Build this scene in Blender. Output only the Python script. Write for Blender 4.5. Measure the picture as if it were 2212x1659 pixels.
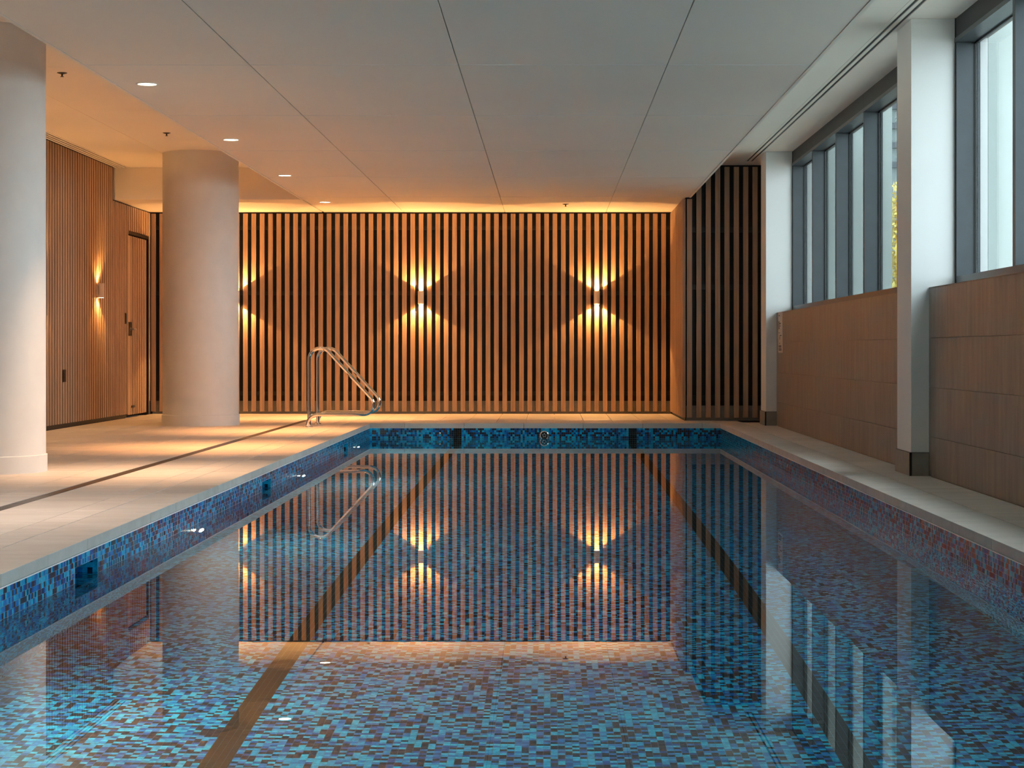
import bpy, math, random
import numpy as np
from mathutils import Vector

# ------------------------------------------------------------------ clear
for o in list(bpy.data.objects):
    bpy.data.objects.remove(o)
S = bpy.context.scene
COL = S.collection
random.seed(7)
rng = np.random.default_rng(11)

# ------------------------------------------------------------------ camera
cam_data = bpy.data.cameras.new('camera')
cam = bpy.data.objects.new('camera', cam_data)
COL.objects.link(cam)
cam.location = (0, 0, 0.845)
cam.rotation_euler = (math.pi / 2, 0, 0)
cam_data.sensor_width = 36.0
cam_data.lens = 36.0 * 4200 / 2212
cam_data.shift_x = -(1185 - 1106) / 2212
cam_data.shift_y = -(829.5 - 757) / 2212
cam_data.clip_start = 0.05
cam_data.clip_end = 300
S.camera = cam

# ------------------------------------------------------------------ light tuning
EXPOSURE = 0.0
SKY = 6.4
SKY_COL = (0.84, 0.91, 1.0)
SUN_W = 3.0
SCONCE_W = 95.0
SCONCE_LEFT_W = 17.0
DOWN_W = 900.0
POOL_EMIT = 1050.0
WARM = (1.0, 0.52, 0.17)
WARM_DOWN = (1.0, 0.43, 0.145)

S.view_settings.view_transform = 'Standard'
S.view_settings.look = 'None'
S.view_settings.exposure = EXPOSURE
S.view_settings.gamma = 1.0
S.view_settings.use_curve_mapping = False
S.cycles.use_denoising = True
S.cycles.sample_clamp_indirect = 60.0
S.cycles.caustics_reflective = True
S.cycles.caustics_refractive = True
S.cycles.max_bounces = 10
S.cycles.diffuse_bounces = 5
S.cycles.glossy_bounces = 5
S.cycles.transmission_bounces = 8
S.cycles.transparent_max_bounces = 12

world = bpy.data.worlds.new('overcast_sky')
S.world = world
world.use_nodes = True
bg = world.node_tree.nodes['Background']
bg.inputs[0].default_value = (*SKY_COL, 1)
bg.inputs[1].default_value = SKY

sun_data = bpy.data.lights.new('sun', 'SUN')
sun_data.energy = SUN_W
sun_data.angle = math.radians(14)
sun_data.color = (0.95, 0.97, 1.0)
sun = bpy.data.objects.new('sun', sun_data)
COL.objects.link(sun)
sun.location = (20, 5, 40)
sun.rotation_euler = (0, math.radians(90 - 72), 0)

# ------------------------------------------------------------------ main dimensions (metres)
P = 0.0236                       # mosaic pitch
XL, XR = -2.07, 1.99             # pool sides
YN, YE = 2.0, 22.53              # pool ends
ZW = -0.175                      # water level
ZF = -1.44                       # pool floor
ZT = -0.056                      # top of the mosaic
XWL = -5.33                      # left wall backing
YB = 25.98                       # back wall backing
SL = 0.035                       # slat depth
ZC, ZH = 2.69, 3.08              # low and raised ceilings
XCL, XCR = -3.02, 1.715          # edges of the low ceiling
XT = 2.563                       # face of the wall tiles
XF = 2.74                        # inner face of the window frames
PITCH = 0.1115                   # timber slat pitch

# ------------------------------------------------------------------ materials
def new_mat(name):
    m = bpy.data.materials.new(name)
    m.use_nodes = True
    nt = m.node_tree
    return m, nt, nt.nodes['Principled BSDF']

def N(nt, t, **kw):
    n = nt.nodes.new(t)
    for k, v in kw.items():
        setattr(n, k, v)
    return n

def L(nt, a, b):
    nt.links.new(a, b)

def plain(name, col, rough=0.5, metal=0.0, var=0.0, scale=3.0, bump=0.0, stretch=(1, 1, 1), spec=0.5):
    m, nt, b = new_mat(name)
    b.inputs['Roughness'].default_value = rough
    b.inputs['Metallic'].default_value = metal
    b.inputs['Specular IOR Level'].default_value = spec
    if var or bump:
        tc = N(nt, 'ShaderNodeNewGeometry')
        mp = N(nt, 'ShaderNodeMapping')
        mp.inputs['Scale'].default_value = stretch
        L(nt, tc.outputs['Position'], mp.inputs['Vector'])
        nz = N(nt, 'ShaderNodeTexNoise')
        nz.inputs['Scale'].default_value = scale
        nz.inputs['Detail'].default_value = 5
        L(nt, mp.outputs[0], nz.inputs['Vector'])
        rp = N(nt, 'ShaderNodeValToRGB')
        rp.color_ramp.elements[0].position = 0.3
        rp.color_ramp.elements[1].position = 0.7
        rp.color_ramp.elements[0].color = (*[c * (1 - var) for c in col], 1)
        rp.color_ramp.elements[1].color = (*[min(1, c * (1 + var)) for c in col], 1)
        L(nt, nz.outputs['Fac'], rp.inputs['Fac'])
        L(nt, rp.outputs['Color'], b.inputs['Base Color'])
        if bump:
            bp = N(nt, 'ShaderNodeBump')
            bp.inputs['Strength'].default_value = bump
            bp.inputs['Distance'].default_value = 0.004
            L(nt, nz.outputs['Fac'], bp.inputs['Height'])
            L(nt, bp.outputs['Normal'], b.inputs['Normal'])
    else:
        b.inputs['Base Color'].default_value = (*col, 1)
    return m

def emit(name, col, strength):
    m, nt, b = new_mat(name)
    b.inputs['Base Color'].default_value = (0.8, 0.8, 0.8, 1)
    b.inputs['Emission Color'].default_value = (*col, 1)
    b.inputs['Emission Strength'].default_value = strength
    return m

def stone(name, c1, c2, rough, stretch, rnd=0.12, bump=0.15):
    """porcelain stone tile: streaky grain plus a small shift from tile to tile"""
    m, nt, b = new_mat(name)
    b.inputs['Roughness'].default_value = rough
    oi = N(nt, 'ShaderNodeObjectInfo')
    ge = N(nt, 'ShaderNodeNewGeometry')
    off = N(nt, 'ShaderNodeVectorMath', operation='SCALE')
    off.inputs['Scale'].default_value = 31.0
    cmb = N(nt, 'ShaderNodeCombineXYZ')
    for i in range(3):
        L(nt, oi.outputs['Random'], cmb.inputs[i])
    L(nt, cmb.outputs[0], off.inputs[0])
    add = N(nt, 'ShaderNodeVectorMath', operation='ADD')
    L(nt, ge.outputs['Position'], add.inputs[0])
    L(nt, off.outputs[0], add.inputs[1])
    mp = N(nt, 'ShaderNodeMapping')
    mp.inputs['Scale'].default_value = stretch
    L(nt, add.outputs[0], mp.inputs['Vector'])
    nz = N(nt, 'ShaderNodeTexNoise')
    nz.inputs['Scale'].default_value = 1.0
    nz.inputs['Detail'].default_value = 6
    nz.inputs['Roughness'].default_value = 0.62
    L(nt, mp.outputs[0], nz.inputs['Vector'])
    rp = N(nt, 'ShaderNodeValToRGB')
    rp.color_ramp.elements[0].position = 0.32
    rp.color_ramp.elements[1].position = 0.68
    rp.color_ramp.elements[0].color = (*c1, 1)
    rp.color_ramp.elements[1].color = (*c2, 1)
    L(nt, nz.outputs['Fac'], rp.inputs['Fac'])
    mr = N(nt, 'ShaderNodeMapRange')
    mr.inputs['To Min'].default_value = 1 - rnd
    mr.inputs['To Max'].default_value = 1 + rnd
    L(nt, oi.outputs['Random'], mr.inputs['Value'])
    ml = N(nt, 'ShaderNodeVectorMath', operation='SCALE')
    L(nt, rp.outputs['Color'], ml.inputs[0])
    L(nt, mr.outputs[0], ml.inputs['Scale'])
    L(nt, ml.outputs[0], b.inputs['Base Color'])
    if bump:
        bp = N(nt, 'ShaderNodeBump')
        bp.inputs['Strength'].default_value = bump
        bp.inputs['Distance'].default_value = 0.003
        L(nt, nz.outputs['Fac'], bp.inputs['Height'])
        L(nt, bp.outputs['Normal'], b.inputs['Normal'])
    return m

M_oak = stone('oak_timber', (0.40, 0.245, 0.15), (0.55, 0.36, 0.235), 0.42, (38, 38, 1.6), rnd=0.10, bump=0.1)
M_black = plain('black_backing', (0.006, 0.0065, 0.007), 0.6, var=0.3, scale=4)
M_rail = plain('black_batten', (0.012, 0.013, 0.014), 0.45)
M_ceiling = plain('ceiling_paint', (0.86, 0.79, 0.71), 0.75, var=0.02, scale=0.6)
M_joint = plain('joint_backing', (0.30, 0.29, 0.28), 0.8)  # grey backing behind the gaps between ceiling panels
M_column = plain('column_render', (0.76, 0.74, 0.72), 0.6, var=0.025, scale=7, bump=0.12)
M_white = plain('white_paint', (0.78, 0.78, 0.77), 0.55, var=0.02, scale=2)
M_deck = stone('deck_porcelain', (0.56, 0.50, 0.45), (0.68, 0.62, 0.565), 0.5, (1.6, 9, 9), rnd=0.05, bump=0.1)
M_cope = stone('coping_porcelain', (0.50, 0.46, 0.42), (0.60, 0.56, 0.52), 0.5, (3, 7, 9), rnd=0.05, bump=0.1)
M_walltile = stone('wall_porcelain', (0.185, 0.155, 0.13), (0.27, 0.23, 0.195), 0.42, (14, 14, 2.2), rnd=0.06, bump=0.35)
M_skirt = plain('skirting_porcelain', (0.27, 0.25, 0.22), 0.5, var=0.10, scale=14)
M_grout_l = plain('pale_grout', (0.85, 0.80, 0.74), 0.85)
M_grout_w = plain('wall_grout', (0.36, 0.31, 0.26), 0.85)
M_grout_p = plain('pool_grout', (0.11, 0.23, 0.29), 0.8)
M_frame = plain('slate_frame', (0.065, 0.075, 0.083), 0.38, metal=0.2, var=0.06, scale=9)
M_fascia = plain('dark_fascia', (0.018, 0.019, 0.021), 0.55, var=0.06, scale=9)
M_gasket = plain('black_gasket', (0.008, 0.009, 0.01), 0.5)
M_steel = plain('polished_steel', (0.80, 0.78, 0.75), 0.07, metal=1.0)
M_satin = plain('satin_steel', (0.55, 0.54, 0.52), 0.3, metal=1.0)
M_bronze = plain('dark_plate', (0.03, 0.024, 0.02), 0.35, metal=0.5)
M_drain = plain('drain_grate', (0.055, 0.04, 0.032), 0.38, metal=0.3, var=0.25, scale=40)
M_sconce = plain('sconce_white', (0.72, 0.66, 0.60), 0.45)
M_dark = plain('sprinkler_bronze', (0.05, 0.035, 0.025), 0.4, metal=0.6)
M_bulb = emit('sconce_lamp', WARM, 300)
M_lens = emit('downlight_lens', (1.0, 0.78, 0.5), 22)
M_pool_lens = emit('pool_lamp_lens', (1.0, 0.86, 0.58), POOL_EMIT)
M_concrete = plain('pale_concrete', (0.50, 0.55, 0.53), 0.8, var=0.16, scale=0.9, stretch=(1, 1, 0.25))
M_bank = plain('bank_wall', (0.32, 0.34, 0.32), 0.85, var=0.15, scale=1.2)
M_ground = plain('outside_gravel', (0.30, 0.29, 0.26), 0.9, var=0.3, scale=20)
M_build = plain('far_facade', (0.20, 0.24, 0.235), 0.7, var=0.1, scale=2)
M_leaf = plain('yellow_leaves', (0.62, 0.50, 0.10), 0.6, var=0.5, scale=5)
M_bark = plain('bark', (0.12, 0.09, 0.06), 0.9)
M_sign = plain('sign_board', (0.62, 0.56, 0.48), 0.5)
M_print = plain('sign_print', (0.05, 0.04, 0.035), 0.6)
M_blackmetal = plain('black_trim', (0.012, 0.01, 0.008), 0.4)

# glass: clear mix of see-through and mirror by angle
def make_glass():
    m = bpy.data.materials.new('window_glass')
    m.use_nodes = True
    nt = m.node_tree
    nt.nodes.clear()
    out = N(nt, 'ShaderNodeOutputMaterial')
    mix = N(nt, 'ShaderNodeMixShader')
    fr = N(nt, 'ShaderNodeFresnel')
    ge = N(nt, 'ShaderNodeNewGeometry')
    ior = N(nt, 'ShaderNodeMapRange')       # 1.45 going in, 1/1.45 coming out of the thin pane
    ior.inputs['To Min'].default_value = 1.45
    ior.inputs['To Max'].default_value = 1 / 1.45
    L(nt, ge.outputs['Backfacing'], ior.inputs['Value'])
    L(nt, ior.outputs[0], fr.inputs['IOR'])
    tr = N(nt, 'ShaderNodeBsdfTransparent')
    tr.inputs[0].default_value = (0.90, 0.965, 0.955, 1)
    gl = N(nt, 'ShaderNodeBsdfGlossy')
    gl.inputs['Roughness'].default_value = 0.01
    L(nt, fr.outputs[0], mix.inputs[0])
    L(nt, tr.outputs[0], mix.inputs[1])
    L(nt, gl.outputs[0], mix.inputs[2])
    L(nt, mix.outputs[0], out.inputs[0])
    return m
M_glass = make_glass()

def make_water():
    """refracting water whose mirror share follows the angle, a little under plain Fresnel"""
    m = bpy.data.materials.new('pool_water')
    m.use_nodes = True
    nt = m.node_tree
    nt.nodes.clear()
    out = N(nt, 'ShaderNodeOutputMaterial')
    ge = N(nt, 'ShaderNodeNewGeometry')
    mp = N(nt, 'ShaderNodeMapping')
    mp.inputs['Scale'].default_value = (2.2, 5.0, 1)
    L(nt, ge.outputs['Position'], mp.inputs['Vector'])
    nz = N(nt, 'ShaderNodeTexNoise')
    nz.inputs['Scale'].default_value = 1.6
    nz.inputs['Detail'].default_value = 2
    L(nt, mp.outputs[0], nz.inputs['Vector'])
    bp = N(nt, 'ShaderNodeBump')
    bp.inputs['Strength'].default_value = 1.0
    bp.inputs['Distance'].default_value = 0.000016
    L(nt, nz.outputs['Fac'], bp.inputs['Height'])
    fr = N(nt, 'ShaderNodeFresnel')
    fr.inputs['IOR'].default_value = 1.333
    L(nt, bp.outputs['Normal'], fr.inputs['Normal'])
    pw = N(nt, 'ShaderNodeMath', operation='POWER')
    pw.inputs[1].default_value = 1.05
    L(nt, fr.outputs[0], pw.inputs[0])
    rf = N(nt, 'ShaderNodeBsdfRefraction')
    rf.inputs['Color'].default_value = (0.80, 0.96, 1.0, 1)
    rf.inputs['Roughness'].default_value = 0.0
    rf.inputs['IOR'].default_value = 1.333
    gl = N(nt, 'ShaderNodeBsdfGlossy')
    gl.inputs['Roughness'].default_value = 0.0
    for n_ in (rf, gl):
        L(nt, bp.outputs['Normal'], n_.inputs['Normal'])
    mix = N(nt, 'ShaderNodeMixShader')
    L(nt, pw.outputs[0], mix.inputs[0])
    L(nt, rf.outputs[0], mix.inputs[1])
    L(nt, gl.outputs[0], mix.inputs[2])
    L(nt, mix.outputs[0], out.inputs[0])
    return m
M_water = make_water()

def mosaic(name, axes, lane=False, rough=0.18):
    """glass mosaic: one random colour per tile cell, streaked, some tiles coppery"""
    m, nt, b = new_mat(name)
    b.inputs['Roughness'].default_value = rough
    ge = N(nt, 'ShaderNodeNewGeometry')
    sub = N(nt, 'ShaderNodeVectorMath', operation='SUBTRACT')
    sub.inputs[1].default_value = (XL, YE, ZT)
    L(nt, ge.outputs['Position'], sub.inputs[0])
    sc = N(nt, 'ShaderNodeVectorMath', operation='SCALE')
    sc.inputs['Scale'].default_value = 1.0 / P
    L(nt, sub.outputs[0], sc.inputs[0])
    sep = N(nt, 'ShaderNodeSeparateXYZ')
    L(nt, sc.outputs[0], sep.inputs[0])
    cmb = N(nt, 'ShaderNodeCombineXYZ')
    for k, a in enumerate(axes):
        f = N(nt, 'ShaderNodeMath', operation='FLOOR')
        L(nt, sep.outputs[a], f.inputs[0])
        L(nt, f.outputs[0], cmb.inputs[k])
    wn = N(nt, 'ShaderNodeTexWhiteNoise', noise_dimensions='3D')
    L(nt, cmb.outputs[0], wn.inputs['Vector'])
    rp = N(nt, 'ShaderNodeValToRGB')
    rp.color_ramp.interpolation = 'CONSTANT'
    if lane:
        cols = [(0, (0.016, 0.013, 0.011)), (0.4, (0.022, 0.016, 0.012)), (0.75, (0.018, 0.017, 0.016))]
    else:
        cols = [(0, (0.004, 0.34, 0.66)), (0.20, (0.010, 0.47, 0.76)), (0.36, (0.004, 0.19, 0.56)),
                (0.50, (0.008, 0.09, 0.36)), (0.62, (0.038, 0.028, 0.045)), (0.84, (0.010, 0.022, 0.05))]
    els = rp.color_ramp.elements
    els[0].position, els[0].color = cols[0][0], (*cols[0][1], 1)
    els[1].position, els[1].color = cols[1][0], (*cols[1][1], 1)
    for p_, c_ in cols[2:]:
        e = els.new(p_)
        e.color = (*c_, 1)
    L(nt, wn.outputs['Value'], rp.inputs['Fac'])
    nz = N(nt, 'ShaderNodeTexNoise')
    nz.inputs['Scale'].default_value = 1.6
    nz.inputs['Detail'].default_value = 3
    L(nt, sc.outputs[0], nz.inputs['Vector'])
    mr = N(nt, 'ShaderNodeMapRange')
    mr.inputs['From Min'].default_value = 0.3
    mr.inputs['From Max'].default_value = 0.7
    mr.inputs['To Min'].default_value = 0.72
    mr.inputs['To Max'].default_value = 1.25
    L(nt, nz.outputs['Fac'], mr.inputs['Value'])
    ml = N(nt, 'ShaderNodeVectorMath', operation='SCALE')
    L(nt, rp.outputs['Color'], ml.inputs[0])
    L(nt, mr.outputs[0], ml.inputs['Scale'])
    L(nt, ml.outputs[0], b.inputs['Base Color'])
    # slightly different tilt on every tile so that glints scatter
    if not lane:
        nm = N(nt, 'ShaderNodeVectorMath', operation='SUBTRACT')
        nm.inputs[1].default_value = (0.5, 0.5, 0.5)
        L(nt, wn.outputs['Color'], nm.inputs[0])
        ns = N(nt, 'ShaderNodeVectorMath', operation='SCALE')
        ns.inputs['Scale'].default_value = 0.035
        L(nt, nm.outputs[0], ns.inputs[0])
        na = N(nt, 'ShaderNodeVectorMath', operation='ADD')
        L(nt, ge.outputs['Normal'], na.inputs[0])
        L(nt, ns.outputs[0], na.inputs[1])
        nn = N(nt, 'ShaderNodeVectorMath', operation='NORMALIZE')
        L(nt, na.outputs[0], nn.inputs[0])
        L(nt, nn.outputs[0], b.inputs['Normal'])
    return m
M_mos_f = mosaic('floor_mosaic', (0, 1), rough=0.5)
M_mos_x = mosaic('side_mosaic', (1, 2))
M_mos_y = mosaic('end_mosaic', (0, 2))
M_lane_f = mosaic('lane_mosaic', (0, 1), True, rough=0.5)

# ------------------------------------------------------------------ mesh helpers
class MB:
    def __init__(self):
        self.v, self.f = [], []
    def box(self, x0, x1, y0, y1, z0, z1):
        b = len(self.v)
        self.v += [(x0, y0, z0), (x1, y0, z0), (x1, y1, z0), (x0, y1, z0),
                   (x0, y0, z1), (x1, y0, z1), (x1, y1, z1), (x0, y1, z1)]
        self.f += [(b, b+3, b+2, b+1), (b+4, b+5, b+6, b+7), (b, b+1, b+5, b+4),
                   (b+1, b+2, b+6, b+5), (b+2, b+3, b+7, b+6), (b+3, b, b+4, b+7)]
        return self
    def quad(self, *pts):
        b = len(self.v)
        self.v += list(pts)
        self.f.append(tuple(range(b, b + len(pts))))
        return self
    def lathe(self, cx, cy, prof, n=32, axis='z', cap=True):
        """prof: list of (radius, height along the axis)"""
        b = len(self.v)
        for r, h in prof:
            for k in range(n):
                a = 2 * math.pi * k / n
                c, s = r * math.cos(a), r * math.sin(a)
                if axis == 'z':
                    self.v.append((cx + c, cy + s, h))
                elif axis == 'y':
                    self.v.append((cx + c, h, cy - s))
                else:
                    self.v.append((h, cx + c, cy + s))
        for i in range(len(prof) - 1):
            for k in range(n):
                k2 = (k + 1) % n
                self.f.append((b + i*n + k, b + i*n + k2, b + (i+1)*n + k2, b + (i+1)*n + k))
        if cap:
            self.f.append(tuple(b + k for k in reversed(range(n))))
            e = b + (len(prof) - 1) * n
            self.f.append(tuple(e + k for k in range(n)))
        return self
    def tube(self, pts, r, n=14):
        pts = [Vector(p) for p in pts]
        b = len(self.v)
        up = Vector((0, 1, 0))
        for i, p in enumerate(pts):
            t = (pts[min(i+1, len(pts)-1)] - pts[max(i-1, 0)]).normalized()
            u = t.cross(up)
            if u.length < 1e-4:
                u = t.cross(Vector((1, 0, 0)))
            u.normalize()
            w = t.cross(u).normalized()
            for k in range(n):
                a = 2 * math.pi * k / n
                self.v.append(tuple(p + r * (math.cos(a) * u + math.sin(a) * w)))
        for i in range(len(pts) - 1):
            for k in range(n):
                k2 = (k + 1) % n
                self.f.append((b+i*n+k, b+i*n+k2, b+(i+1)*n+k2, b+(i+1)*n+k))
        self.f.append(tuple(b + k for k in reversed(range(n))))
        e = b + (len(pts) - 1) * n
        self.f.append(tuple(e + k for k in range(n)))
        return self
    def build(self, name, mat, parent=None, smooth=False, origin=None, bevel=0):
        o0 = Vector(origin) if origin else (parent_loc(parent) if parent else Vector((0, 0, 0)))
        me = bpy.data.meshes.new(name)
        me.from_pydata([tuple(Vector(v) - o0) for v in self.v], [], self.f)
        me.materials.append(mat)
        if smooth:
            me.polygons.foreach_set('use_smooth', [True] * len(me.polygons))
            try:
                me.set_sharp_from_angle(angle=math.radians(40))
            except Exception:
                pass
        me.update()
        o = bpy.data.objects.new(name, me)
        COL.objects.link(o)
        if parent:
            o.parent = parent
            o.location = o0 - parent_loc(parent)
        else:
            o.location = o0
        if bevel:
            md = o.modifiers.new('edge', 'BEVEL')
            md.width = bevel
            md.segments = 2
        return o

def parent_loc(p):
    v = Vector((0, 0, 0))
    while p is not None:
        v += Vector(p.location)
        p = p.parent
    return v

def empty(name, loc):
    o = bpy.data.objects.new(name, None)
    o.empty_display_size = 0.1
    o.location = loc
    COL.objects.link(o)
    return o

def thing(o, label, cat, group=None):
    o['kind'] = 'thing'
    o['label'] = label
    o['category'] = cat
    if group:
        o['group'] = group
    return o

def structure(o, label=None):
    o['kind'] = 'structure'
    if label:
        o['label'] = label
    return o

def box_mesh(name, sx, sy, sz, mat, ch=0.0):
    """unit piece centred at the origin, optional small chamfer all round"""
    hx, hy, hz = sx / 2, sy / 2, sz / 2
    m = MB()
    if ch <= 0:
        m.box(-hx, hx, -hy, hy, -hz, hz)
        vs, fs = m.v, m.f
    else:
        import bmesh
        bm = bmesh.new()
        bmesh.ops.create_cube(bm, size=1)
        for v in bm.verts:
            v.co = Vector((v.co.x * sx, v.co.y * sy, v.co.z * sz))
        bmesh.ops.bevel(bm, geom=list(bm.edges), offset=ch, segments=1, affect='EDGES')
        me = bpy.data.meshes.new(name)
        bm.to_mesh(me)
        bm.free()
        me.materials.append(mat)
        return me
    me = bpy.data.meshes.new(name)
    me.from_pydata(vs, [], fs)
    me.materials.append(mat)
    return me

_mesh_cache = {}
def piece(name, parent, x0, x1, y0, y1, z0, z1, mat, ch=0.0):
    """one loose piece (tile, slat, plank ...); pieces alike share their mesh"""
    key = (name, round(x1-x0, 4), round(y1-y0, 4), round(z1-z0, 4), mat.name, ch)
    me = _mesh_cache.get(key)
    if me is None:
        me = box_mesh(name, x1-x0, y1-y0, z1-z0, mat, ch)
        _mesh_cache[key] = me
    o = bpy.data.objects.new(name, me)
    COL.objects.link(o)
    o.location = Vector(((x0+x1)/2, (y0+y1)/2, (z0+z1)/2))
    if parent is not None:
        o.parent = parent
        o.location = o.location - parent_loc(parent)
    return o

def quads_object(name, quads, mat, parent):
    """quads: (n,4,3) array -> one joined mesh"""
    n = len(quads)
    me = bpy.data.meshes.new(name)
    me.vertices.add(n * 4)
    me.vertices.foreach_set('co', (quads.reshape(-1, 3) - np.array(parent_loc(parent))).astype(np.float32).ravel())
    me.loops.add(n * 4)
    me.loops.foreach_set('vertex_index', np.arange(n * 4, dtype=np.int32))
    me.polygons.add(n)
    me.polygons.foreach_set('loop_start', np.arange(0, n * 4, 4, dtype=np.int32))
    me.update(calc_edges=True)
    me.materials.append(mat)
    o = bpy.data.objects.new(name, me)
    COL.objects.link(o)
    o.parent = parent
    o['kind'] = 'stuff'
    return o

# ------------------------------------------------------------------ floor slab and deck tiles
m = MB()
m.box(-5.6, XL - 0.10, -2.2, 26.4, -0.30, -0.012)
m.box(XR + 0.10, 3.0, -2.2, 26.4, -0.30, -0.012)
m.box(XL - 0.10, XR + 0.10, YE + 0.10, 26.4, -0.30, -0.012)
m.box(XL - 0.10, XR + 0.10, -2.2, YN - 0.10, -0.30, -0.012)
floor = structure(m.build('floor', M_grout_l), 'beige stone look porcelain tiled pool deck')

TZ0, TZ1 = -0.012, 0.0
def deck_run(cols, y0, y1, pitch=0.69, shift=0.0, g=0.005):
    for (a, b_, off) in cols:
        y = y1 + (shift + off) % pitch
        while y > y0:
            t0, t1 = max(y - pitch, y0), min(y, y1)
            if t1 - t0 > 0.05:
                piece('tile', floor, a + g/2, b_ - g/2, t0 + g/2, t1 - g/2, TZ0, TZ1, M_deck, 0.0008)
            y -= pitch
XCI = XL - 0.27
cols = [(-2.51, XCI, 0), (-2.89, -2.51, 0)]
x = -2.97
first = True
while x > XWL + 0.06:
    w = 0.24 if first else 0.345
    first = False
    nx = max(x - w, XWL + 0.03)
    cols.append((nx, x, 0))
    x = nx
deck_run(cols, 7.0, YB - 0.03, shift=0.13)
deck_run([(XR + 0.27, XT - 0.002, 0)], 7.6, 23.4, shift=0.31)
# behind the pool
xs = [XCI + 0.345 * k for k in range(0, 13)]
cols = []
for k in range(len(xs) - 1):
    if xs[k] < 1.64:
        cols.append((xs[k], min(xs[k+1], 1.64), 0))
deck_run(cols, YE + 0.27, YB - 0.03, shift=0.0)
deck_run([(1.64, 1.95, 0), (1.95, XR + 0.27, 0), (XR + 0.27, XT - 0.002, 0)], YE + 0.27, 23.42, shift=0.0)
# near deck (outside the picture): large plain pieces
for (a, b_) in [(-5.30, -2.97), (-2.89, XCI)]:
    piece('tile', floor, a, b_, -2.2, 6.995, TZ0, TZ1, M_deck)
piece('tile', floor, XR + 0.27, XT, -2.2, 7.595, TZ0, TZ1, M_deck)
piece('tile', floor, XCI, XR + 0.27, -2.2, YN - 0.272, TZ0, TZ1, M_deck)

# ------------------------------------------------------------------ coping
coping = structure(empty('pool_coping', (0, YE, 0)), 'pale stone coping round the pool edge')
g = 0.0035
def cope(x0, x1, y0, y1):
    piece('coping_stone', coping, x0, x1, y0, y1, -0.05, 0.0, M_cope, 0.0015)
y = YE
k = 0
while y > YN + 0.1:
    ln = 0.69
    cope(XCI + g, XL, max(y - ln, YN) + g/2, y - g/2)
    y -= ln
y = YE
while y > YN + 0.1:
    cope(XR, XR + 0.27 - g, max(y - 0.69, YN) + g/2, y - g/2)
    y -= 0.69
xc = [XCI, XL + 0.40]
while xc[-1] < XR - 0.2:
    xc.append(xc[-1] + 0.69)
xc[-1] = XR + 0.27
for a, b_ in zip(xc[:-1], xc[1:]):
    cope(a + g, b_ - g/2, YE + g/2, YE + 0.27 - g)
cope(XCI + g, XR + 0.27 - g, YN - 0.27, YN - g)

# ------------------------------------------------------------------ pool basin
SKIM = [(8.50, 8.93), (14.05, 14.50), (19.66, 20.06)]
SZ0, SZ1 = ZT - 12 * P, ZT - 2 * P
m = MB()
m.box(XL - 0.10, XR + 0.10, YN - 0.1, YE + 0.1, ZF - 0.15, ZF)
pool_floor = structure(m.build('floor_pool', M_grout_p), 'blue glass mosaic pool floor with two dark lane lines')
m = MB()
yy = [YN - 0.1]
for a, b_ in SKIM:
    m.box(XL - 0.10, XL, yy[-1], a, ZF, -0.05)
    m.box(XL - 0.10, XL, a, b_, SZ1, -0.05)
    m.box(XL - 0.10, XL, a, b_, ZF, SZ0)
    yy.append(b_)
m.box(XL - 0.10, XL, yy[-1], YE + 0.1, ZF, -0.05)
wall_pl = structure(m.build('wall_pool_left', M_grout_p))
wall_pr = structure(MB().box(XR, XR + 0.10, YN - 0.1, YE + 0.1, ZF, -0.05).build('wall_pool_right', M_grout_p))
wall_pe = structure(MB().box(XL, XR, YE, YE + 0.10, ZF, -0.05).build('wall_pool_end', M_grout_p))
wall_pn = structure(MB().box(XL, XR, YN - 0.10, YN, ZF, -0.05).build('wall_pool_near', M_grout_p))

GAP = 0.0015
def cell_range(lo, hi, org):
    i0 = math.ceil((lo - org) / P - 1e-6)
    i1 = math.floor((hi - org) / P + 1e-6)
    return np.arange(i0, i1)

def tile_quads_f(ii, jj, z):
    """floor tiles for index arrays ii (x) and jj (y)"""
    I, J = np.meshgrid(ii, jj, indexing='ij')
    I, J = I.ravel(), J.ravel()
    x0 = XL + I * P + GAP/2; x1 = x0 + P - GAP
    y0 = YE + J * P + GAP/2; y1 = y0 + P - GAP
    zz = np.full_like(x0, z)
    return np.stack([np.stack([x0, y0, zz], -1), np.stack([x1, y0, zz], -1),
                     np.stack([x1, y1, zz], -1), np.stack([x0, y1, zz], -1)], 1)

def with_sides(q, nrm, h):
    """give every tile its four side faces (q is the top, nrm points out)"""
    low = q - np.array(nrm) * h
    out = [q]
    for a in range(4):
        b_ = (a + 1) % 4
        out.append(np.stack([low[:, a], low[:, b_], q[:, b_], q[:, a]], 1))
    return np.concatenate(out, 0)

icols = cell_range(XL, XR, XL)
jrows = cell_range(4.0, YE, YE)
lane_l = np.arange(41, 45)            # four tiles wide
lane_r = np.arange(127, 131)
is_lane = np.isin(icols, np.concatenate([lane_l, lane_r]))
jn = cell_range(4.0, 9.0, YE)
jf = np.setdiff1d(jrows, jn)
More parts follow.
